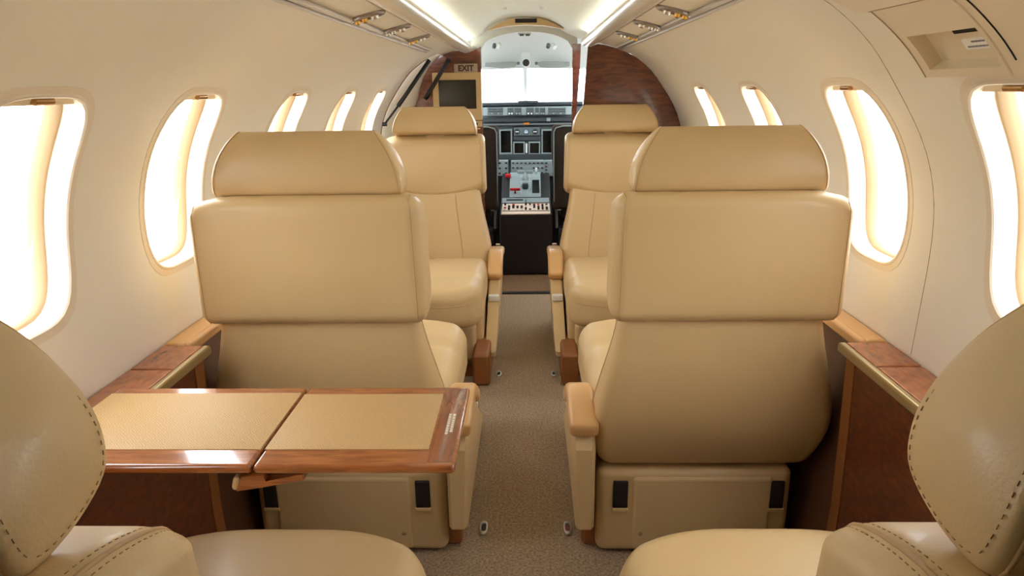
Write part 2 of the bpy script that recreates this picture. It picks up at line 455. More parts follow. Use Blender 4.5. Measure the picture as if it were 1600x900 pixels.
# two tiny spotlights in the ceiling near the header
for dx, lab in ((-.092, 'monitor side'), (.092, 'mahogany side')):
    sl = empty('ceiling_spotlight', (XC+dx, 3.42, 1.556)); tag(sl, 'tiny round ceiling spotlight near the entry header on the '+lab, 'light', 'ceiling spotlights')
    q = MB(); q.cyl((0, 0, .004), (0, 0, -.006), .016, 20, .014); q.build('rim', M['white'], sl, ang=40)
    q = MB(); q.cyl((0, 0, -.004), (0, 0, -.0075), .009, 16); q.build('lens', M['paper'], sl, ang=40)
# aft end of the cabin
q = MB(); outl = [wall_pt(-1, Y0, arc[-1]*j/24) for j in range(25)] + [Vector((p.x, Y0, p.z)) for p in full] + [wall_pt(1, Y0, arc[-1]*(1-j/24)) for j in range(25)]
q.prism(outl, (0, -.03, 0)); struct(q.build('wall_aft', M['wall'], smooth=False))
# overhead service units: oval bezel, nozzles and lens
def service_unit(side, Y, label, gold):
    root = empty('overhead_service_unit', (XC+side*.415, Y, 1.3965)); tag(root, label, 'air vent', 'overhead service units')
    tilt = Matrix.Rotation(side*math.atan2(.027, .102), 3, 'Y')
    q = MB(); n = 28
    ov = lambda a, bq, z: [tilt @ Vector((a*math.cos(2*math.pi*k/n), bq*math.sin(2*math.pi*k/n), z)) for k in range(n)]
    q.loft([ov(.050, .024, .003), ov(.051, .025, -.006), ov(.046, .020, -.011), ov(.042, .016, -.007)]); q.build('bezel', M['unit'], root, ang=50)
    for (x, yy, rr, m_) in ((.012, 0, .0100, gold), (.032, 0, .0095, gold), (-.018, 0, .0125, 'metal')):
        q = MB(); a = tilt @ Vector((side*x, yy, -.004)); bq = tilt @ Vector((side*x, yy, -.018)); q.cyl(a, bq, rr, 16, rr*.75); nz = q.build('air_nozzle' if m_ == gold else 'reading_light', M[m_], root, ang=40)
        q = MB(); a2 = tilt @ Vector((side*x, yy, -.017)); b2 = tilt @ Vector((side*x, yy, -.0186)); q.cyl(a2, b2, rr*.45, 12); q.build('nozzle_hole' if m_ == gold else 'lens', M['dark' if m_ == gold else 'white'], nz, ang=40)
for i, Y in enumerate((1.98, 2.40, 2.86)):
    for side in (-1, 1):
        which = ('nearest', 'middle', 'farthest')[i]
        service_unit(side, Y, '%s of three oval service units overhead on the %s side' % (which, 'exit-sign' if side < 0 else 'storage-bin'), 'gold' if i != 1 else 'metal')

# ------------------------------------------------------------------ forward partitions and entry header
def profile_poly(side, Y, xin, zlo=0.0, ztop=None, inset=.002, xmax=None):
    s0 = s_of_z(zlo); pts = []
    for j in range(31):
        p = wall_pt(side, Y, s0+(arc[-1]-s0)*j/30, (entry_out(j)-.001) if side < 0 else -inset); pts.append(p)
    pts.append(Vector((XC+side*.40, Y, 1.399))); pts.append(Vector((XC+side*.366, Y, 1.404)))
    pts.append(Vector((XC+side*.33, Y, 1.390))); pts.append(Vector((XC+side*.29, Y, 1.40)))
    pts.append(Vector((xin, Y, 1.40))); pts.append(Vector((xin, Y, zlo)))
    return pts
pp = profile_poly(1, 3.60, .268); pp[-2].x = .302; pp[-3].x = .306
pp.insert(-1, Vector((.270, 3.60, .98)))
q = MB(); q.prism(pp, (0, .035, 0)); p_ = q.build('wall_partition_right', M['mahog'], smooth=False); struct(p_)
q = MB(); pts = profile_poly(-1, 4.03, -.262); pts[-2].z = 1.425; q.prism(pts, (0, .05, 0)); struct(q.build('wall_divider_left', M['mahog'], smooth=False))
q = MB(); q.prism([Vector((x, 4.03, z)) for x, z in ((.25, 0), (.266, 0), (.268, .95), (.292, 1.30), (.296, 1.43), (.25, 1.43))], (0, .05, 0)); struct(q.build('wall_divider_right', M['mahog'], smooth=False))
# light slit of the galley cabinet between partition and divider
# entry header: beige front with a dark sign window, white soffit with an arched opening
def arch(w, zc, zs, n=20):                      # from -w to w, crown zc, springing zs
    return [Vector((XC-.0+w*(-1+2*i/n), 0, zs+(zc-zs)*math.sqrt(max(0, 1-((-1+2*i/n))**2)))) for i in range(n+1)]
hd = [(-.205, 1.500), (-.150, 1.530), (-.078, 1.556), (.078, 1.556), (.150, 1.530), (.205, 1.500), (.10, 1.518), (0, 1.524), (-.10, 1.518)]
hroot = empty('ceiling_header', (0, 0, 0)); struct(hroot)
q = MB(); q.prism([(XC+x+.01, 3.90, z) for x, z in hd], (0, .06, 0)); q.build('header_panel', M['bezel'], hroot, smooth=False)
box('header_window', M['dark'], (XC+.012, 3.899, 1.543), (.058, .003, .010), .001, hroot)
# arched cockpit frame
out = [Vector((XC-.30, 4.085, 1.40)), Vector((XC-.30, 4.085, 1.60)), Vector((XC+.30, 4.085, 1.60)), Vector((XC+.30, 4.085, 1.40))]
ar = [Vector((p.x+.012, 4.085, p.z)) for p in reversed(arch(.262, 1.502, 1.405))]
q = MB(); q.prism(out + ar, (0, .04, 0)); struct(q.build('wall_cockpit_arch', M['cockwhite'], smooth=False))

# EXIT sign and monitor on the left divider
YD = 4.03
sg = empty('exit_sign', at(728, 107, YD)); tag(sg, 'small EXIT sign plate with dark red letters above the monitor', 'sign')
box('plate', M['sign'], (0, -.004, 0), (.066, .004, .026), .003, sg)
text('lettering', 'EXIT', M['signred'], (0, -.0085, 0), Matrix.Rotation(math.radians(90), 3, 'X'), .043, sg)
mo = empty('cabin_monitor', at(715, 151, YD)); tag(mo, 'wall monitor with cream bezel and blank dark screen under the exit sign', 'monitor')
box('bezel', M['bezel'], (0, -.010, .0), (.139, .010, .131), .006, mo)
box('screen', M['screen'], (0.002, -.0205, .012), (.106, .001, .079), .0008, mo)
box('control_panel', M['bezel'], (.05, -.006, -.152), (.086, .007, .017), .003, mo)
q = MB(); q.cyl((.105, -.012, -.152), (.105, -.022, -.152), .007, 14); q.build('knob', M['dark'], mo, ang=40)
bar = box('grab_rail', M['bezel'], at(741, 201, YD-.02), (.035, .008, .004), .003); tag(bar, 'short cream horizontal rail on the wood below the monitor', 'rail')

# stay bar beside the entry door
st = empty('door_stay', (0, 0, 0)); tag(st, 'thin black stay bar slanting down beside the entry door opening', 'strut')
P0, P1, P2 = at(671, 94, 3.82), at(622, 166, 3.76), at(601, 194, 3.74)
q = MB(); q.tube([P0, P1], .011, 10); q.build('cylinder', M['black'], st)
q = MB(); q.tube([P1, P2], .0055, 10); q.build('rod', M['black'], st)
q = MB(); q.cyl(P2-Vector((.012, 0, 0)), P2+Vector((.012, 0, 0)), .011, 14); q.build('end_fitting', M['black'], st, ang=40)
hb = empty('door_handle_bar', (0, 0, 0)); tag(hb, 'short black bar slanting over the top corner of the monitor', 'bar')
q = MB(); q.tube([at(700, 95, 3.97), at(664, 155, 3.93)], .012, 10); q.build('bar', M['black'], hb)
q = MB(); c0 = at(700, 95, 3.97); q.cyl(c0-Vector((0, .0, 0)), c0+Vector((0, .03, 0)), .015, 14); q.build('mount', M['black'], hb, ang=40)
# brown edge where the left wall panel ends at the door opening
q = MB(); pts = [wall_pt(-1, Y_LWALL, s_of_z(.70)+(s_of_z(1.36)-s_of_z(.70))*j/24, -.001) for j in range(25)]
q.tube(pts, .003, 8); struct(q.build('trim_door_edge', M['latch']))

# ------------------------------------------------------------------ side ledges
def side_ledge(side, label):
    root = empty('side_ledge', (XC+side*.76, 1.0, 0)); tag(root, label, 'side ledge')
    ox, oy = root.location.x, root.location.y
    X = lambda x: XC+side*x-ox
    xin, zt = .700, .655
    def slab(name, m, y0, y1, z=zt, par=root, x0=xin+.012, r=.004):
        q = MB(); xo = wx(z)-.002
        q.rbox((X((x0+xo)/2), (y0+y1)/2-oy, z-.010), ((xo-x0)/2, (y1-y0)/2, .010), r); return q.build(name, m, par, wn=True)
    slab('veneer_top', M['burl'], 1.286, 1.42); slab('veneer_top', M['burl'], .60, 1.282); slab('leather_top', M['tanpad'], -1.2, .596, zt+.003, x0=.757, r=.008)
    slab('leather_top', M['tanpad'], 1.424, 3.2, zt+.003, x0=.757, r=.008)
    q = MB(); q.rbox((X(xin+.004), (1.42+.60)/2-oy, zt-.010), (.009, .41, .011), .006, 3); q.build('metal_edge', M['brass'], root, wn=True)
    q = MB(); q.rbox((X(.755), (1.43+3.2)/2-oy, zt-.012), (.010, .885, .013), .008, 3); q.build('leather_edge', M['tanpad'], root, wn=True)
    def panel(name, m, y0, y1, th=.012, dx=0):
        q = MB()
        a = [(.718, .64), (.724, .45), (.728, .25), (.72, .02)]
        pts = [Vector((X(min(x+dx, wx(z)-.018)), y0-oy, z)) for x, z in a] + [Vector((X(min(x+dx, wx(z)-.018)+th), y0-oy, z)) for x, z in reversed(a)]
        q.prism(pts, (0, y1-y0, 0)); return q.build(name, m, root, ang=30)
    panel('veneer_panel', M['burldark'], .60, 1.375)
    panel('end_trim', M['saddle'], 1.380, 1.42); panel('leather_panel', M['brown'], 1.425, 3.3, dx=.07); panel('leather_panel', M['brown'], -1.2, .595, dx=.07)  # recessed leather panels carry their shade in the darker brown
    return root
side_ledge(-1, 'burl wood side ledge running under the table end along the wall')
side_ledge(1, 'burl wood side ledge below the wall on the storage bin side')

# ------------------------------------------------------------------ seats
PHW = .252
def build_seat(a, label, loc, rz):
    """club seat facing +Y with its aisle armrest on the a side; y=0 at the rear of the headrest"""
    root = empty('club_seat', loc); root.rotation_euler = (0, 0, rz)
    tag(root, label, 'seat', None)
    fl = a < 0                                   # modelled with the aisle on +x
    def B(q, name, m, par=root, **k): return q.build(name, M[m], par, flip=fl, **k)
    # --- headrest
    yz = spline([(0, .010, .984), (0, 0, 1.010), (0, .002, 1.045), (0, .010, 1.080), (0, .024, 1.106), (0, .043, 1.117), (0, .062, 1.107), (0, .079, 1.080), (0, .089, 1.045), (0, .090, 1.018), (0, .080, .996), (0, .045, .983)], 5, closed=True)
    cen = Vector((0, .043, 1.04))
    def hwid(z):
        t = max(0, min(1, (z-.983)/.134)); return .206-.006*t-.050*t**2.4
    rings = []
    for t, k, ins in ((-1, .0, 0), (-1, .55, 0), (-1, .86, 0), (-.995, .95, 0), (-.978, .99, 0), (-.94, 1, 0), (-.5, 1, 0), (0, 1, 0), (.5, 1, 0), (.94, 1, 0), (.978, .99, 0), (.995, .95, 0), (1, .86, 0), (1, .55, 0), (1, .0, 0)):
        rg = []
        for p in yz:
            q_ = cen + (p-cen)*max(k, .02); bul = .006*(1-k)*(1 if t > 0 else -1) if abs(t) == 1 else 0
            rg.append(Vector((.010+t*hwid(q_.z)+bul, q_.y, q_.z)))
        rings.append(rg)
    q = MB(); q.loft(rings); hr = B(q, 'headrest', 'leather')
    sm = [[Vector((.010+t*hwid(p.z), cen.y+(p.y-cen.y)*.995, cen.z+(p.z-cen.z)*.995)) for p in yz] for t in (-.972, .972)]
    for l in sm:
        q = MB(); q.tube(l, .0014, 6, closed=True); B(q, 'piping', 'piping', hr)
    for sg_ in (-1, 1):
        q = MB()
        l = [Vector((.010+sg_*(hwid(p.z)+.0012), cen.y+(p.y-cen.y)*.82, cen.z+(p.z-cen.z)*.86)) for p in yz]
        dashes(q, l+[l[0]], .0056, .0026, .00035); B(q, 'stitching', 'thread', hr)
    q = MB(); q.rbox((.01, .030, .975), (.05, .012, .022), .006); B(q, 'headrest_post', 'piping')
    # --- upper pad wrapping the back
    def fp(p):
        x, y, z = p
        u = x/PHW; t = (z-.691)/.29
        x *= 1+.02*(1-t)
        if y > .04: z += max(0, 1-t)*(.050-.055*(1-u*u))*((y-.04)/.06)
        y += .012*(1-u*u)*(1 if y > .04 else -.6)*math.sin(max(0, min(1, t))*math.pi)
        y += (1-t)*.012
        if y > .0 and t > .7: z -= .034*(y/.106)**1.8*(t-.7)/.3
        if u < 0 and t > .6: z -= .022*max(0, (-u-.55)/.45)**2          # outboard shoulder falls away
        return (x, y, z)
    q = MB(); S = q.rbox((0, .040, .838), (PHW, .066, .147), .030, 5, (14, 4, 10), fp); up = B(q, 'upper_pad', 'leather')
    for sg_ in (-1, 1):
        q = MB(); xx = sg_*(PHW-.016)
        # run round the pad in a y-z plane near its end
        lp = []
        for (y0, z0, y1, z1) in ((-.066, -.10, -.066, .147), (-.066, .147, .066, .147), (.066, .147, .066, -.147), (.066, -.147, -.066, -.147), (-.066, -.147, -.066, -.10)):
            for i in range(10): lp.append(S((xx, y0+(y1-y0)*i/10, z0+(z1-z0)*i/10)))
        q.tube(lp, .0016, 6, closed=True); B(q, 'piping', 'piping', up)
    for sg_ in (-1, 1):
        q = MB()
        for off in (-.006, .006):
            xx = sg_*(PHW-.016+off); lp = []
            for (y0, z0, y1, z1) in ((-.066, -.12, -.066, .147), (-.066, .147, .066, .147), (.066, .147, .066, -.12)):
                for i in range(14): lp.append(S((xx, y0+(y1-y0)*i/14, z0+(z1-z0)*i/14)))
            dashes(q, lp, .0056, .0026, .00035)
        B(q, 'stitching', 'thread', up)
    # --- lower backrest
    def fb(p):
        x, y, z = p
        t = max(0, min(1, (.73-z)/.47))
        wsc = .90 + .22*math.sin(min(1, t*1.25)*math.pi/2)**2 - .10*max(0, (t-.6)/.4)**2
        x *= wsc
        if x < 0: x *= 1 + .068*math.sin(min(1, t*1.6)*math.pi/2)*(1-.6*max(0, (t-.6)/.4))
        back = y < 0
        y2 = y + .045 + (.030 if back else .004) + t*.045 + (.05*max(0, (t-.6)/.4)**1.8 if back else .075*t)
        if back: y2 -= .030*math.sin(t*math.pi)*(1-(x/.3)**2)*.8
        return (x, y2, z)
    q = MB(); S2 = q.rbox((0, 0, .50), (.252, .058, .238), .032, 5, (14, 3, 14), fb); bk = B(q, 'backrest', 'leather')
    for sg_ in (-1, 1):
        q = MB(); q.tube([S2((sg_*(.118+.012*i/16), .058, .20-.38*i/16)) for i in range(17)], .0022, 6); B(q, 'piping', 'piping', bk)
        # seam that follows the side of the back shell
        q = MB(); q.tube([S2((sg_*.252, .02, .20-.40*i/16)) for i in range(17)], .002, 6); B(q, 'piping', 'piping', bk)
    # --- cushion
    def fc(p):
        x, y, z = p
        u = x/.27; v = (y-.20)/.66
        yf = y - max(0, v-.3)/.7*(.13*max(0, abs(u)-.15)**2.6)*1.0
        zz = z
        if z > .33: zz += .012*(1-u*u)*math.sin(max(0, min(1, v))*math.pi) + .020*max(0, v-.2) - .012*math.exp(-((v-.62)/.05)**2)
        if z > .33: zz -= .006*math.exp(-(x/.012)**2)*(1 if v < .6 else 0)
        return (x, yf, zz)
    q = MB(); S3 = q.rbox((0, .53, .325), (.272, .332, .082), .055, 6, (16, 18, 4), fc); cu = B(q, 'cushion', 'leather')
    q = MB(); q.tube([S3((-.24+.48*i/20, .332, .010)) for i in range(21)], .0022, 6); B(q, 'piping', 'piping', cu)
    q = MB(); q.tube([S3((.0, -.15+.19*i/10, .082)) for i in range(11)], .0016, 6); B(q, 'piping', 'piping', cu)
    # --- leg rest, base, plinths
    q = MB(); q.rbox((.01, .63, .140), (.225, .075, .080), .018, 3); lr = B(q, 'leg_rest', 'leather', wn=True)
    q = MB(); q.tube([(.01, .7055, .070), (.01, .7055, .205)], .002, 6); B(q, 'piping', 'piping', lr)
    q = MB(); q.rbox((.015, .38, .132), (.250, .275, .125), .024, 3); bs = B(q, 'base_shell', 'leather', wn=True)
    q = MB(); q.rbox((-.005, .112, .128), (.178, .014, .108), .010, 3); B(q, 'rear_panel', 'leather', bs, wn=True)
    for xx in (.205, -.195):
        q = MB(); q.rbox((xx, .109, .185), (.019, .010, .040), .003); B(q, 'recline_slot', 'dark', bs)
        q = MB(); q.rbox((xx, .105, .143), (.021, .010, .005), .002); B(q, 'slot_lip', 'leather', bs)
    q = MB(); q.cyl((.150, .103, .070), (.150, .0965, .070), .006, 12); B(q, 'screw', 'brass', bs)
    q = MB(); q.rbox((.264, .49, .070), (.036, .35, .070), .014, 3); q.rbox((.03, .46, .014), (.24, .28, .014), .006); B(q, 'plinth', 'saddle', wn=True)
    # --- aisle armrest: upright panel with a sloping front, leather pad on top
    top = [(.075, .376), (.10, .390), (.20, .400), (.27, .382), (.40, .297), (.56, .195), (.72, .105)]
    outl = spline([(0, y, z) for y, z in top], 4)
    q = MB(); ol = [(.276, p.y, p.z) for p in outl] + [(.276, .72, .085), (.276, .10, .085), (.276, .06, .11), (.276, .055, .34)]
    q.prism(ol, (.058, 0, 0), .008); 
    for v in q.bm.verts:
        if v.co.x > .30: v.co.x -= .014*max(0, (.36-v.co.z)/.28)
    ap = B(q, 'armrest_panel', 'leather', ang=25)
    def fa(p):
        # bend a straight strip (y = 0..L) along the panel's top line
        L = 0.0; yy = max(0.0, p[1]); pl = pad
        for i in range(len(pl)-1):
            d = (pl[i+1]-pl[i]).length
            if yy <= L+d or i == len(pl)-2:
                t = (pl[i+1]-pl[i]).normalized(); n_ = Vector((0, -t.z, t.y))
                return Vector((p[0], 0, 0)) + pl[i] + t*(yy-L) + n_*p[2]
            L += d
    pad = spline([(0, .045, .382), (0, .09, .392), (0, .20, .402), (0, .27, .385), (0, .36, .328)], 6)
    LL = sum((pad[i+1]-pad[i]).length for i in range(len(pad)-1))
    q = MB(); q.rbox((.306, LL/2, .016), (.036, LL/2, .022), .015, 4, (2, 22, 2), fa); B(q, 'armrest_pad', 'tanpad')
    q = MB(); q.rbox((.303, .455, .270), (.024, .016, .014), .005, 3); B(q, 'release_latch', 'white', wn=True)
    return root
XR, XL = .437, -.487
SEATS = [
    (-1, 'tan leather seat seen fully from behind, brown armrest pad on its aisle side', (XR, 1.45, 0), 0),
    (1, 'tan leather seat seen from behind, lower back hidden by the wooden table', (XL, 1.45, 0), 0),
    (-1, 'tan leather seat cut off by the picture edge under the storage bin', (.42, .255, 0), 0),
    (1, 'tan leather seat cut off by the picture edge in front of the wooden table', (-.45, .25, 0), 0),
    (-1, 'tan leather seat turned to face aft, standing below the monitor', (-.468, 3.47, 0), math.pi),
    (1, 'tan leather seat turned to face aft against the mahogany partition', (.432, 3.47, 0), math.pi)]
proto = {}
for a, lab, loc, rz in SEATS:
    if a not in proto:
        proto[a] = o = build_seat(a, lab, loc, rz)
    else:
        o = copy_tree(proto[a]); o.location = loc; o.rotation_euler = (0, 0, rz)
    o['label'] = lab; o['group'] = 'cabin club seats'

# ------------------------------------------------------------------ folding table
tb = empty('folding_table', (-.41, 1.0, .657)); tag(tb, 'fold-out wooden table with two embossed leather insets', 'table')
ty0, ty1, tzt = .872, 1.145, .020
def leaf(x0, x1, skin, ends, nm='leaf'):
    cx, cy = (x0+x1)/2, (ty0+ty1)/2
    q = MB(); q.rbox((cx+.41, cy-1.0, tzt-.007), ((x1-x0)/2, (ty1-ty0)/2, .0075), .0065, 4)
    lf = q.build('leaf', M['cherry'], tb, wn=True)
    q = MB(); q.rbox(((skin[0]+skin[1])/2+.41, (skin[2]+skin[3])/2-1.0, tzt+.0004), ((skin[1]-skin[0])/2, (skin[3]-skin[2])/2, .0012), .0006); q.build('leather_inset', M['inlay'], lf)
    if ends:
        q = MB(); q.rbox(((skin[1]+x1-.004)/2+.41+.001, cy-1.0, tzt+.0003), ((x1-.008-skin[1])/2, (ty1-ty0)/2-.010, .0006), .0003); q.build('end_rail', M['cherryX'], lf)
    return lf
leaf(-.760, -.4085, (-.758, -.411, .918, 1.118), False)
lf = leaf(-.4060, -.110, (-.404, -.154, .918, 1.112), True)
q = MB()
for k, (x, y0, y1) in enumerate(((-.133, .965, 1.035), (-.126, .972, 1.030))):
    y = y0; rnd = random.Random(3+k)
    while y < y1:
        l = rnd.uniform(.004, .009); q.rbox((x+.41, y+l/2-1.0, tzt+.0011), (.0022, l/2, .0004), .0002, 1); y += l+.002
q.build('placard_text', M['whiteink'], lf)
# little wooden support arm under the hinge
arm = MB(); yy_ = ty0-1.0+.03; arm.prism([Vector((x, yy_-.012, z)) for x, z in ((-.034, -.034), (.004, -.029), (.072, -.014), (.072, -.004), (.012, -.017), (.010, -.005), (-.024, -.010))], (0, .024, 0), .002)
ao = arm.build('support_arm', M['cherry'], tb, ang=30)
q = MB(); q.rbox((-.033, yy_, -.0225), (.006, .0125, .0115), .006, 3, rot=Matrix.Rotation(math.radians(15), 3, 'Y')); q.build('end_cap', M['bezel'], ao, wn=True)
q = MB(); q.rbox((.03, ty0-1.0+.045, -.003), (.055, .012, .006), .002); q.build('hinge_block', M['cherry'], tb, wn=True)

# ------------------------------------------------------------------ floor fittings
FIT = [((-.136, 2.75), 'chrome floor fitting beside the far seat under the exit sign', 'metal'), ((.103, 2.75), 'chrome floor fitting beside the far seat by the mahogany partition', 'metal'),
       ((-.134, 1.664), 'grey floor fitting in the carpet below the table corner', 'metal'), ((.103, 1.664), 'floor fitting with a dark red insert beside the armrest', 'red')]
for (x, y), lab, mm in FIT:
    f = empty('floor_fitting', (x, y, 0)); tag(f, lab, 'floor fitting', 'aisle floor fittings')
    q = MB(); n = 20
    st_ = lambda s_, z: [Vector((s_*.012*math.copysign(abs(math.cos(2*math.pi*k/n))**.7, math.cos(2*math.pi*k/n)), s_*.030*math.copysign(abs(math.sin(2*math.pi*k/n))**.7, math.sin(2*math.pi*k/n)), z)) for k in range(n)]
    q.loft([st_(1, -.001), st_(1, .006), st_(.9, .008), st_(.66, .008), st_(.6, .004)], caps=True); q.build('rim', M['metal'], f, ang=50)
    q = MB(); q.loft([st_(.58, .002), st_(.58, .0055), st_(.3, .0055)]); q.build('insert', M['dark'] if mm == 'metal' else mat('dark_red_insert', srgb(110, 40, 44), .5), f, ang=50)

# ------------------------------------------------------------------ storage bin on the right wall
bn = empty('storage_bin', (0, 0, 0)); tag(bn, 'cream overhead bin with a recessed pocket and small white placard above the window', 'bin')
def bp_(Y, z, out): return wall_pt(1, Y, s_of_z(z), -out)
def bin_block(name, y0, y1, z0, z1, o0, o1, par, m='wall'):
    """slab lying along the wall between heights z0..z1, standing o1 proud of it"""
    q = MB(); rings = []
    N = 10
    for Y, e in ((y0, .006), (y0+.006, 0), (y1-.006, 0), (y1, .006)):
        rg = []
        for j in range(N+1): rg.append(bp_(Y, z0+(z1-z0)*j/N, o1-e*(1)))
        for j in range(N+1): rg.append(bp_(Y, z1+(z0-z1)*j/N, o0))
        rings.append(rg)
    q.loft(rings); return q.build(name, M[m], par, ang=50)
OB = .030
# face built round the pocket: left, right, top and bottom bands, then the pocket floor
YL, YR_, ZB, ZT = 1.160, .40, 1.224, 1.345
PY1, PY0, PZ0, PZ1 = 1.134, .965, 1.236, 1.289
bd = MB()
def band(y0, y1, z0, z1, o=OB):
    N = 8; rings = []
    for Y in (y0, y1):
        rg = [bp_(Y, z0+(z1-z0)*j/N, o) for j in range(N+1)] + [bp_(Y, z1+(z0-z1)*j/N, .003) for j in range(N+1)]
        rings.append(rg)
    bd.loft(rings, caps=False)
    for rg in rings:
        bd.faces(rg, [(j, j+1, 2*N-j, 2*N+1-j) for j in range(N)])
band(PY1, YL, ZB, ZT); band(YR_, PY0, ZB, ZT); band(PY0, PY1, PZ1, ZT); band(PY0, PY1, ZB, PZ0)
bd.build('body', M['bin'], bn, ang=35)
q = MB(); N = 8
q.loft([[bp_(Y, PZ0+(PZ1-PZ0)*j/N, .008) for j in range(N+1)] + [bp_(Y, PZ1+(PZ0-PZ1)*j/N, .003) for j in range(N+1)] for Y in (PY0, PY1)])
pk = q.build('pocket', M['bin'], bn, ang=35)
q = MB(); q.loft([[bp_(Y, PZ1-.017, .0095), bp_(Y, PZ1-.004, .0095), bp_(Y, PZ1-.002, .004), bp_(Y, PZ1-.019, .004)] for Y in (1.00, 1.062)]); q.build('finger_slot', M['dark'], pk, smooth=False)
def on_pocket(Y, z, o): return bp_(Y, z, o)
q = MB(); q.loft([[on_pocket(Y, 1.250, .0105), on_pocket(Y, 1.264, .0105), on_pocket(Y, 1.264, .005), on_pocket(Y, 1.250, .005)] for Y in (.985, 1.055)]); pl = q.build('placard', M['paper'], pk, smooth=False)
q = MB(); rnd = random.Random(5)
for (zz, ya, yb) in ((1.2605, 1.005, 1.035), (1.2540, .990, 1.048)):
    y = ya
    while y < yb:
        l = rnd.uniform(.003, .007); q.loft([[on_pocket(Y, zz-.0009, .0112), on_pocket(Y, zz+.0009, .0112), on_pocket(Y, zz+.0016, .007), on_pocket(Y, zz-.0016, .007)] for Y in (y, min(yb, y+l))]); y += l+.0016
q.build('placard_text', M['ink'], pl, smooth=False)
q = MB(); q.tube([bp_(PY0-.012, ZB+(ZT-.012-ZB)*j/10, OB+.0004) for j in range(11)], .002, 6); q.build('edge_bead', M['trim'], bn)
q = MB(); q.tube([bp_(YL-.004, ZB+.001+(ZT-.006-ZB)*j/10, OB) for j in range(11)], .0014, 6); q.build('side_joint', M['seam'], bn)
q = MB(); q.tube([bp_(.930, ZB+.02+(ZT-.02-ZB)*j/10, OB+.0002) for j in range(11)], .0013, 6); q.build('end_joint', M['dark'], bn)
q = MB(); q.tube([bp_(YL+.012, 1.337, OB+.0035), bp_(YR_, 1.337, OB+.0035)], .003, 6); q.build('lid_lip', M['trim'], bn)
q = MB(); q.tube([bp_(YL, 1.3325, OB+.0008), bp_(YR_, 1.3325, OB+.0008)], .0016, 6); q.build('lid_joint', M['seam'], bn)
q = MB(); q.loft([[bp_(Y, 1.336, OB+.007), bp_(Y, 1.372, OB+.007), bp_(Y, 1.372, .003), bp_(Y, 1.336, .003)] for Y in (YR_, 1.178)]); q.build('lid', M['bin'], bn, smooth=False)

# ------------------------------------------------------------------ cockpit
# lining: dome roof from the arch to the windscreen head, side walls with windows
rows = []
for Y, zc, zs, wdt in ((4.12, 1.53, 1.36, .60), (4.5, 1.51, 1.36, .62), (4.9, 1.455, 1.35, .60), (5.15, 1.40, 1.335, .57), (5.32, 1.345, 1.315, .55)):
    rows.append([Vector((p.x, Y, p.z)) for p in arch(wdt, zc, zs, 24)])
q = MB(); q.loft(rows, closed_ring=False, caps=False); struct(q.build('ceiling_cockpit', M['cockwhite']))
for side, nm in ((-1, 'left'), (1, 'right')):
    q = MB(); pts = [(4.12, 0), (5.9, 0), (5.9, .98), (5.5, 1.06), (4.12, 1.02)]
    q.prism([Vector((XC+side*.66, y, z)) for y, z in pts], (side*.02, 0, 0)); struct(q.build('wall_cockpit_'+nm, M['cockwhite'], smooth=False))
    wdw = empty('window_cockpit_'+nm, (XC+side*.63, 4.7, 1.18)); struct(wdw)
    q = MB(); q.prism([Vector((0, -.50, -.15)), Vector((0, .58, -.13)), Vector((-side*.04, .52, .15)), Vector((-side*.04, -.50, .18))], (side*.005, 0, 0)); q.build('pane', M['pane'], wdw, smooth=False)
    q = MB(); q.tube([Vector((side*.002, -.50, -.16)), Vector((side*.002, .60, -.14)), Vector((-side*.04, .54, .16)), Vector((-side*.04, -.50, .19))], .018, 8, closed=True); q.build('frame', M['cockwhite'], wdw)
# windscreen: two raked panes with a centre post
ws = empty('window_windscreen', (XC, 5.45, 1.2)); struct(ws)
for side in (-1, 1):
    q = MB(); q.prism([Vector((side*.02, .30, -.14)), Vector((side*.60, .16, -.15)), Vector((side*.55, -.14, .13)), Vector((side*.02, -.12, .145))], (0, .004, .004)); q.build('pane', M['pane'], ws, smooth=False)
    q = MB(); q.tube([Vector((side*.61, .16, -.17)), Vector((side*.55, -.14, .13))], .02, 8); q.build('side_post', M['cockwhite'], ws)
q = MB(); q.tube([Vector((0, .30, -.15)), Vector((0, -.13, .155))], .022, 10); q.build('centre_post', M['white'], ws)
q = MB(); q.tube([Vector((-.56, -.14, .135)), Vector((-.3, -.135, .148)), Vector((0, -.125, .155)), Vector((.3, -.135, .148)), Vector((.56, -.14, .135))], .016, 8); q.build('head_frame', M['cockwhite'], ws)
q = MB(); q.rbox((0, .75, -.75), (.75, .02, .50), .004); o = q.build('wall_nose', M['cockwhite'], ws); 
for side in (-1, 1):
    nmx = 'pilot' if side < 0 else 'copilot'
    v = empty('sun_visor', (0, 5.20, 0)); tag(v, 'grey tinted sun visor folded up over the windscreen on the %s' % ('monitor side' if side < 0 else 'post side'), 'sun visor', 'sun visors')
    pts = [at(824+side*x, y, 5.2) for x, y in ((14, 98), (36, 93), (66, 95), (66, 104), (40, 107), (20, 105))]
    q = MB(); q.prism([p-Vector((0, 5.20, 0)) for p in pts], (0, .006, 0)); vv = q.build('visor_plate', M['visor'], v, smooth=False)
    c0 = at(824+side*14, 99, 5.2)-Vector((0, 5.2, 0)); q = MB(); q.rbox(c0, (.010, .010, .010), .003); q.build('hinge', M['panelmid'], v)
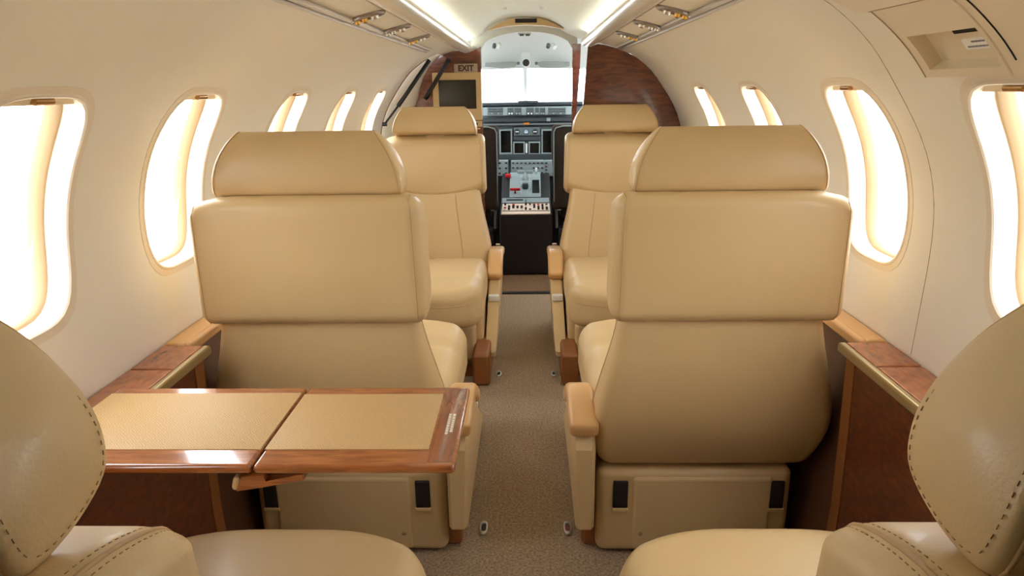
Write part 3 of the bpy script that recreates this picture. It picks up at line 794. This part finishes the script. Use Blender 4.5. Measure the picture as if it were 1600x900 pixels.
# overhead fittings
sp = empty('overhead_speaker', at(822, 98, 5.0)); tag(sp, 'round dark speaker grille over the centre of the windscreen', 'speaker')
q = MB(); q.cyl((0, 0, 0), (0, .03, 0), .030, 24); q.build('housing', M['white'], sp, ang=40)
q = MB(); q.cyl((0, -.003, 0), (0, .004, 0), .024, 24); q.build('grille', M['blacktrim'], sp, ang=40)
q = MB(); q.rbox((0, .01, .055), (.032, .02, .020), .005); q.build('bracket', M['cockwhite'], sp, wn=True)
for x, s_ in ((778, 'monitor side'), (862, 'post side')):
    l = empty('cockpit_light', at(x, 72, 4.62)); tag(l, 'small swivel map light in the cockpit roof on the %s' % s_, 'light', 'cockpit map lights')
    q = MB(); q.cyl((0, 0, .01), (.02, -.02, -.010), .017, 16); q.build('lamp_body', M['white'], l, ang=40)
    q = MB(); q.cyl((-.02, 0, .012), (-.025, -.015, -.010), .012, 16); q.build('lens', M['panelmid'], l, ang=40)
v = empty('roof_vent', at(820, 56, 4.35)); tag(v, 'small dark vent slot in the cockpit roof', 'vent')
box('housing', M['cockwhite'], (0, 0, .012), (.040, .02, .008), .003, v)
for dx in (-.018, .018): box('slot', M['panelmid'], (dx, -.012, .004), (.013, .012, .006), .003, v)

# instrument panel: everything laid out on the plane Y = 5.2
YP = 5.20
ip = empty('instrument_panel', (0, YP, 0)); tag(ip, 'grey cockpit instrument panel with dark displays, gauges and buttons below the windscreen', 'instrument panel')
def L(px, py, Y=YP): p = at(px, py, Y); return Vector((p.x, Y-YP, p.z))
def plate(name, m, x0, y0, x1, y1, Y=YP, th=.01, par=ip, r=.004, proud=0.0):
    a = L(x0, y1, Y); bq = L(x1, y0, Y); q = MB(); q.rbox(((a.x+bq.x)/2, Y-YP-proud, (a.z+bq.z)/2), (abs(bq.x-a.x)/2, th, abs(bq.z-a.z)/2), r); return q.build(name, M[m], par, wn=True)
gsx = MB(); gsx.rbox((XC+.02, .16, 1.085), (.64, .20, .012), .01, 3); gsx.build('glareshield', M['glare'], ip, wn=True)
hump = MB(); hump.rbox((0, .0, 1.098), (.075, .06, .010), .009, 3); hump.build('glareshield_hump', M['glare'], ip)
board = MB(); board.rbox((XC+.02, .06, .80), (.62, .05, .27), .01); board.build('board', M['panelmid'], ip, wn=True)
gp = plate('guidance_panel', 'panelgrey', 752, 166, 900, 181, YP-.06, .02)
for x0, x1 in ((762, 786), (793, 803), (804, 815), (822, 834), (836, 842), (843, 852), (856, 884)):
    c = plate('annunciator', 'panelmid', x0, 167.5, x1, 179.5, YP-.06, .004, gp, .002, .02)
    k = x0+1.5
    q = MB()
    while k < x1-1.5:
        for yy in (170.5, 174.0):
            p = L(k+.8, yy, YP-.06); q.rbox((p.x, p.y-.026, p.z), (.0026, .003, .004), .001, 1)
        k += 2.6
    q.build('button_row', M['button'], c)
    q = MB()
    for k2 in range(2):
        p = L(x0+(x1-x0)*(.3+.4*k2), 177.3, YP-.06); q.cyl((p.x, p.y-.022, p.z), (p.x, p.y-.036, p.z), .006, 10)
    q.build('selector', M['white'] if (x0 in (793, 822)) else M['panelgrey'], c)
plate('lip', 'paneldark', 750, 183, 902, 191, YP-.03, .02); plate('lip', 'panelmid', 750, 191.5, 902, 196.5, YP-.03, .012)
plate('warning_light', 'orange', 818, 191.5, 827, 195, YP-.045, .003)
pb = plate('rotary_switch', 'panelgrey', 854, 184, 860, 190, YP-.055, .004)
for x0, y0, x1, y1 in ((781, 202, 800, 242), (846, 202, 866, 242), (802, 221, 820, 242), (826, 221, 844, 242)):
    fr = plate('display', 'panelgrey', x0, y0, x1, y1, YP-.0, .012, proud=.006)
    plate('screen', 'crt', x0+2, y0+2, x1-2, y1-4 if y0 < 210 else y1-3, YP, .0015, fr, .001, .0185)
    q = MB()
    for k in range(5):
        p = L(x0+3+(x1-x0-6)*k/4, y1-1.5, YP); q.rbox((p.x, p.y-.019, p.z), (.003, .002, .0025), .001, 1)
    q.build('soft_keys', M['button'], fr)
plate('standby_panel', 'panelmid', 803, 198, 844, 212, YP, .008, proud=.008)
plate('radio_strip', 'paneldark', 803, 213, 844, 220, YP, .006, proud=.008)
for x, mm in ((808, 'panelgrey'), (822, 'blue'), (836, 'panelgrey')):
    p = L(x, 205.5); q = MB(); q.cyl((p.x, -.010, p.z), (p.x, -.021, p.z), .021, 22); g_ = q.build('gauge', M['paneldark'], ip, ang=40)
    q = MB(); q.cyl((p.x, -.020, p.z), (p.x, -.0225, p.z), .0155, 22); q.build('dial', M[mm] if mm == 'blue' else M['button'], g_, ang=40)
    q = MB(); q.rbox((p.x, -.0235, p.z-(.004 if mm == 'blue' else 0)), (.013, .001, .0035), .0008, 1, rot=None); q.build('needle', M['white'], g_)
gs = plate('gear_scale', 'white', 821.3, 224, 824, 239, YP, .003, proud=.012)
# centre sub-panels below
YS = 5.08
for x0, y0, x1, y1, rows_, cols in ((778, 250, 794, 274, 3, 2), (799, 250, 850, 273, 3, 8), (850.5, 250, 868, 274, 4, 2)):
    sp_ = plate('switch_panel', 'panelgrey', x0, y0, x1, y1, YS, .03, proud=0)
    for i in range(rows_):
        for j in range(cols):
            if cols == 8 and (j in (3, 4) and i > 0): continue
            x = x0+3+(x1-x0-6)*j/(cols-1); y = y0+4+(y1-y0-8)*i/(rows_-1)
            p = L(x, y, YS); red_ = (x0 > 850 and (i + j) % 3 == 1)
            q = MB(); q.rbox((p.x, p.y-.033, p.z), (.0075, .006, .006) if cols < 8 else (.007, .006, .005), .002, 1)
            q.build('push_button', mat('dull_red_button', srgb(96, 44, 48), .5) if (red_ and i == 1) else M['button'], sp_)
plate('column_housing', 'paneldark', 776, 240, 870, 252, YP-.02, .02)
plate('kick_panel', 'black', 740, 275, 790, 330, 5.10, .01); plate('kick_panel', 'black', 856, 275, 905, 330, 5.10, .01)

# centre pedestal with throttle quadrant
pd = empty('centre_pedestal', (-.02, 4.4, 0)); tag(pd, 'black centre pedestal with throttle levers and lit control panel between the pilot seats', 'control pedestal')
def Pd(px, py, Y): return at(px, py, Y)-Vector((-.02, 4.4, 0))
def hexa(mb, quad_front, quad_back): mb.loft([quad_front, quad_back])
q = MB()
side_prof = [(0, .012), (0, .405), (.26, .435), (.36, .455), (.62, .60), (.62, .012)]
q.prism([Vector((-.172, y, z)) for y, z in side_prof], (.344, 0, 0), .006); q.build('housing', M['black'], pd, ang=30)
def slope_plate(name, m, x0, x1, ya, za, yb, zb, th=.006, par=pd):
    q = MB(); d = Vector((0, yb-ya, zb-za)); n_ = Vector((0, -d.z, d.y)).normalized()
    rg = lambda x: [Vector((x, ya, za)), Vector((x, yb, zb)), Vector((x, yb, zb))+n_*th, Vector((x, ya, za))+n_*th]
    q.loft([rg(x0), rg(x1)]); return q.build(name, M[m], par, smooth=False)
lp = slope_plate('radio_panel', 'buttonlit', -.160, .160, .008, .406, .245, .434)
for zt_, (ya, yb) in ((0, (.055, .075)), ):
    slope_plate('panel_gap', 'dark', -.155, .155, .062, .4185, .074, .4199, .0015, lp)
rnd = random.Random(11)
for i in range(4):
    for j in range(11):
        x = -.14+.028*j; y = .10+.036*i
        q = MB(); z0 = .406+(y-.008)*.118+.006
        kind_ = rnd.random()
        if kind_ < .55: q.rbox((x, y, z0+.003), (.008, .008, .005), .002, 1); q.build('push_button', M['button'] if kind_ < .22 else (M['red'] if kind_ < .36 else M['white']), lp)
        elif kind_ < .85: q.cyl((x, y, z0-.002), (x, y, z0+.016), .007, 10); q.build('knob', M['button'], lp, ang=40)
fp_ = slope_plate('centre_panel', 'panelgrey', -.165, .160, .265, .4375, .355, .456)
slope_plate('handset_slot', 'button', -.135, -.02, .30, .4500, .335, .4568, .0015, fp_)
q = MB(); q.rbox((.0, .31, .4535), (.002, .045, .008), .001, rot=None); q.build('divider', M['paneldark'], fp_)
tq = slope_plate('throttle_quadrant', 'panelgrey', -.115, .105, .362, .462, .615, .604)
def qz(y): return .468+(y-.362)*.56
for dx in (-.012, .014):
    q = MB(); y = .53; q.tube([(dx-.005, y, qz(y)), (dx-.005, y-.02, qz(y)+.055)], .005, 8); lv = q.build('throttle_lever', M['white'], tq)
    q = MB(); q.rbox((dx-.005+(-.028 if dx < 0 else .028)*.6, y-.022, qz(y)+.062), (.026, .011, .012), .008, 3); q.build('grip', M['panelgrey'], lv)
q = MB(); y = .455; q.rbox((-.004, y, qz(y)+.012), (.022, .028, .020), .010, 3); q.build('trim_wheel', M['paneldark'], tq)
q = MB(); y = .40; q.rbox((-.075, y-.01, qz(y)+.028), (.036, .010, .010), .008, 3); q.tube([(-.075, y, qz(y)), (-.075, y-.008, qz(y)+.024)], .006, 8); q.build('red_handle', M['red'], tq)
q = MB(); y = .55; q.rbox((-.128, y, qz(y)+.018), (.020, .012, .016), .009, 3); q.build('red_lever', M['red'], tq)
q = MB(); y = .60; q.tube([(.075, y, qz(y)), (.075, y-.015, qz(y)+.04)], .008, 10); q.build('flap_lever', M['white'], tq)
slope_plate('trim_slot', 'crt', .045, .095, .40, .4835, .53, .5565, .0085, tq)
q = MB()
for k in range(10):
    y = .39+.02*k
    for dx in (-.034, .028): q.rbox((dx, y, qz(y)+.001), (.006, .002, .002), .0005, 1)
q.build('scale_marks', M['white'], tq)
q = MB(); q.rbox((XC, 5.33, .52), (.63, .01, .51), .004); struct(q.build('wall_footwell', M['black'], wn=True))
# pilot seats
def pilot_seat(side, label):
    ps = empty('pilot_seat', (XC+side*.355, 4.50, 0)); tag(ps, label, 'pilot seat', 'pilot seats')
    s = side
    def fb(p): 
        t = (p[2]-.44)/.55; return (p[0]*(1-.05*math.sin(t*6)), p[1]-.06*t, p[2])
    q = MB(); q.rbox((-s*.045, .0, .70), (.135, .05, .275), .03, 4, (4, 2, 10), fb); q.build('backrest', M['pilot'], ps)
    q = MB(); q.rbox((side*.02, .22, .40), (.145, .20, .05), .03, 3); q.build('cushion', M['pilot'], ps)
    q = MB(); q.rbox((0, .22, .18), (.10, .16, .18), .01); q.build('pedestal', M['black'], ps, wn=True)
    q = MB(); q.tube([(s*.08, -.112, .965), (-s*.12, -.112, .967), (-s*.162, -.108, .955), (-s*.174, -.098, .93), (-s*.174, -.075, .70), (-s*.168, -.045, .48)], .004, 8); q.build('piping', M['panelgrey'], ps)
    q = MB(); q.rbox((-s*.135, .02, .45), (.018, .055, .030), .012, 3); arm_ = q.build('armrest', M['cockwhite'], ps)
    q = MB(); q.tube([(-s*.145, -.02, .47), (-s*.150, .06, .42), (-s*.150, -.01, .30)], .010, 8); q.build('harness', M['panelgrey'], ps)
    q = MB(); q.rbox((-s*.118, -.04, .29), (.022, .05, .022), .006); q.build('adjuster', M['black'], ps)
    q = MB(); q.rbox((-s*.125, .02, .14), (.02, .10, .14), .008); q.build('side_frame', M['black'], ps)
    return ps
pilot_seat(-1, 'dark pilot seat back at the monitor side of the cockpit'); pilot_seat(1, 'dark pilot seat back at the post side of the cockpit')
# apron outside
q = MB(); q.rbox((0, 3, -1.3), (60, 60, .02), .01); o = q.build('ground_apron', M['cement']); struct(o)
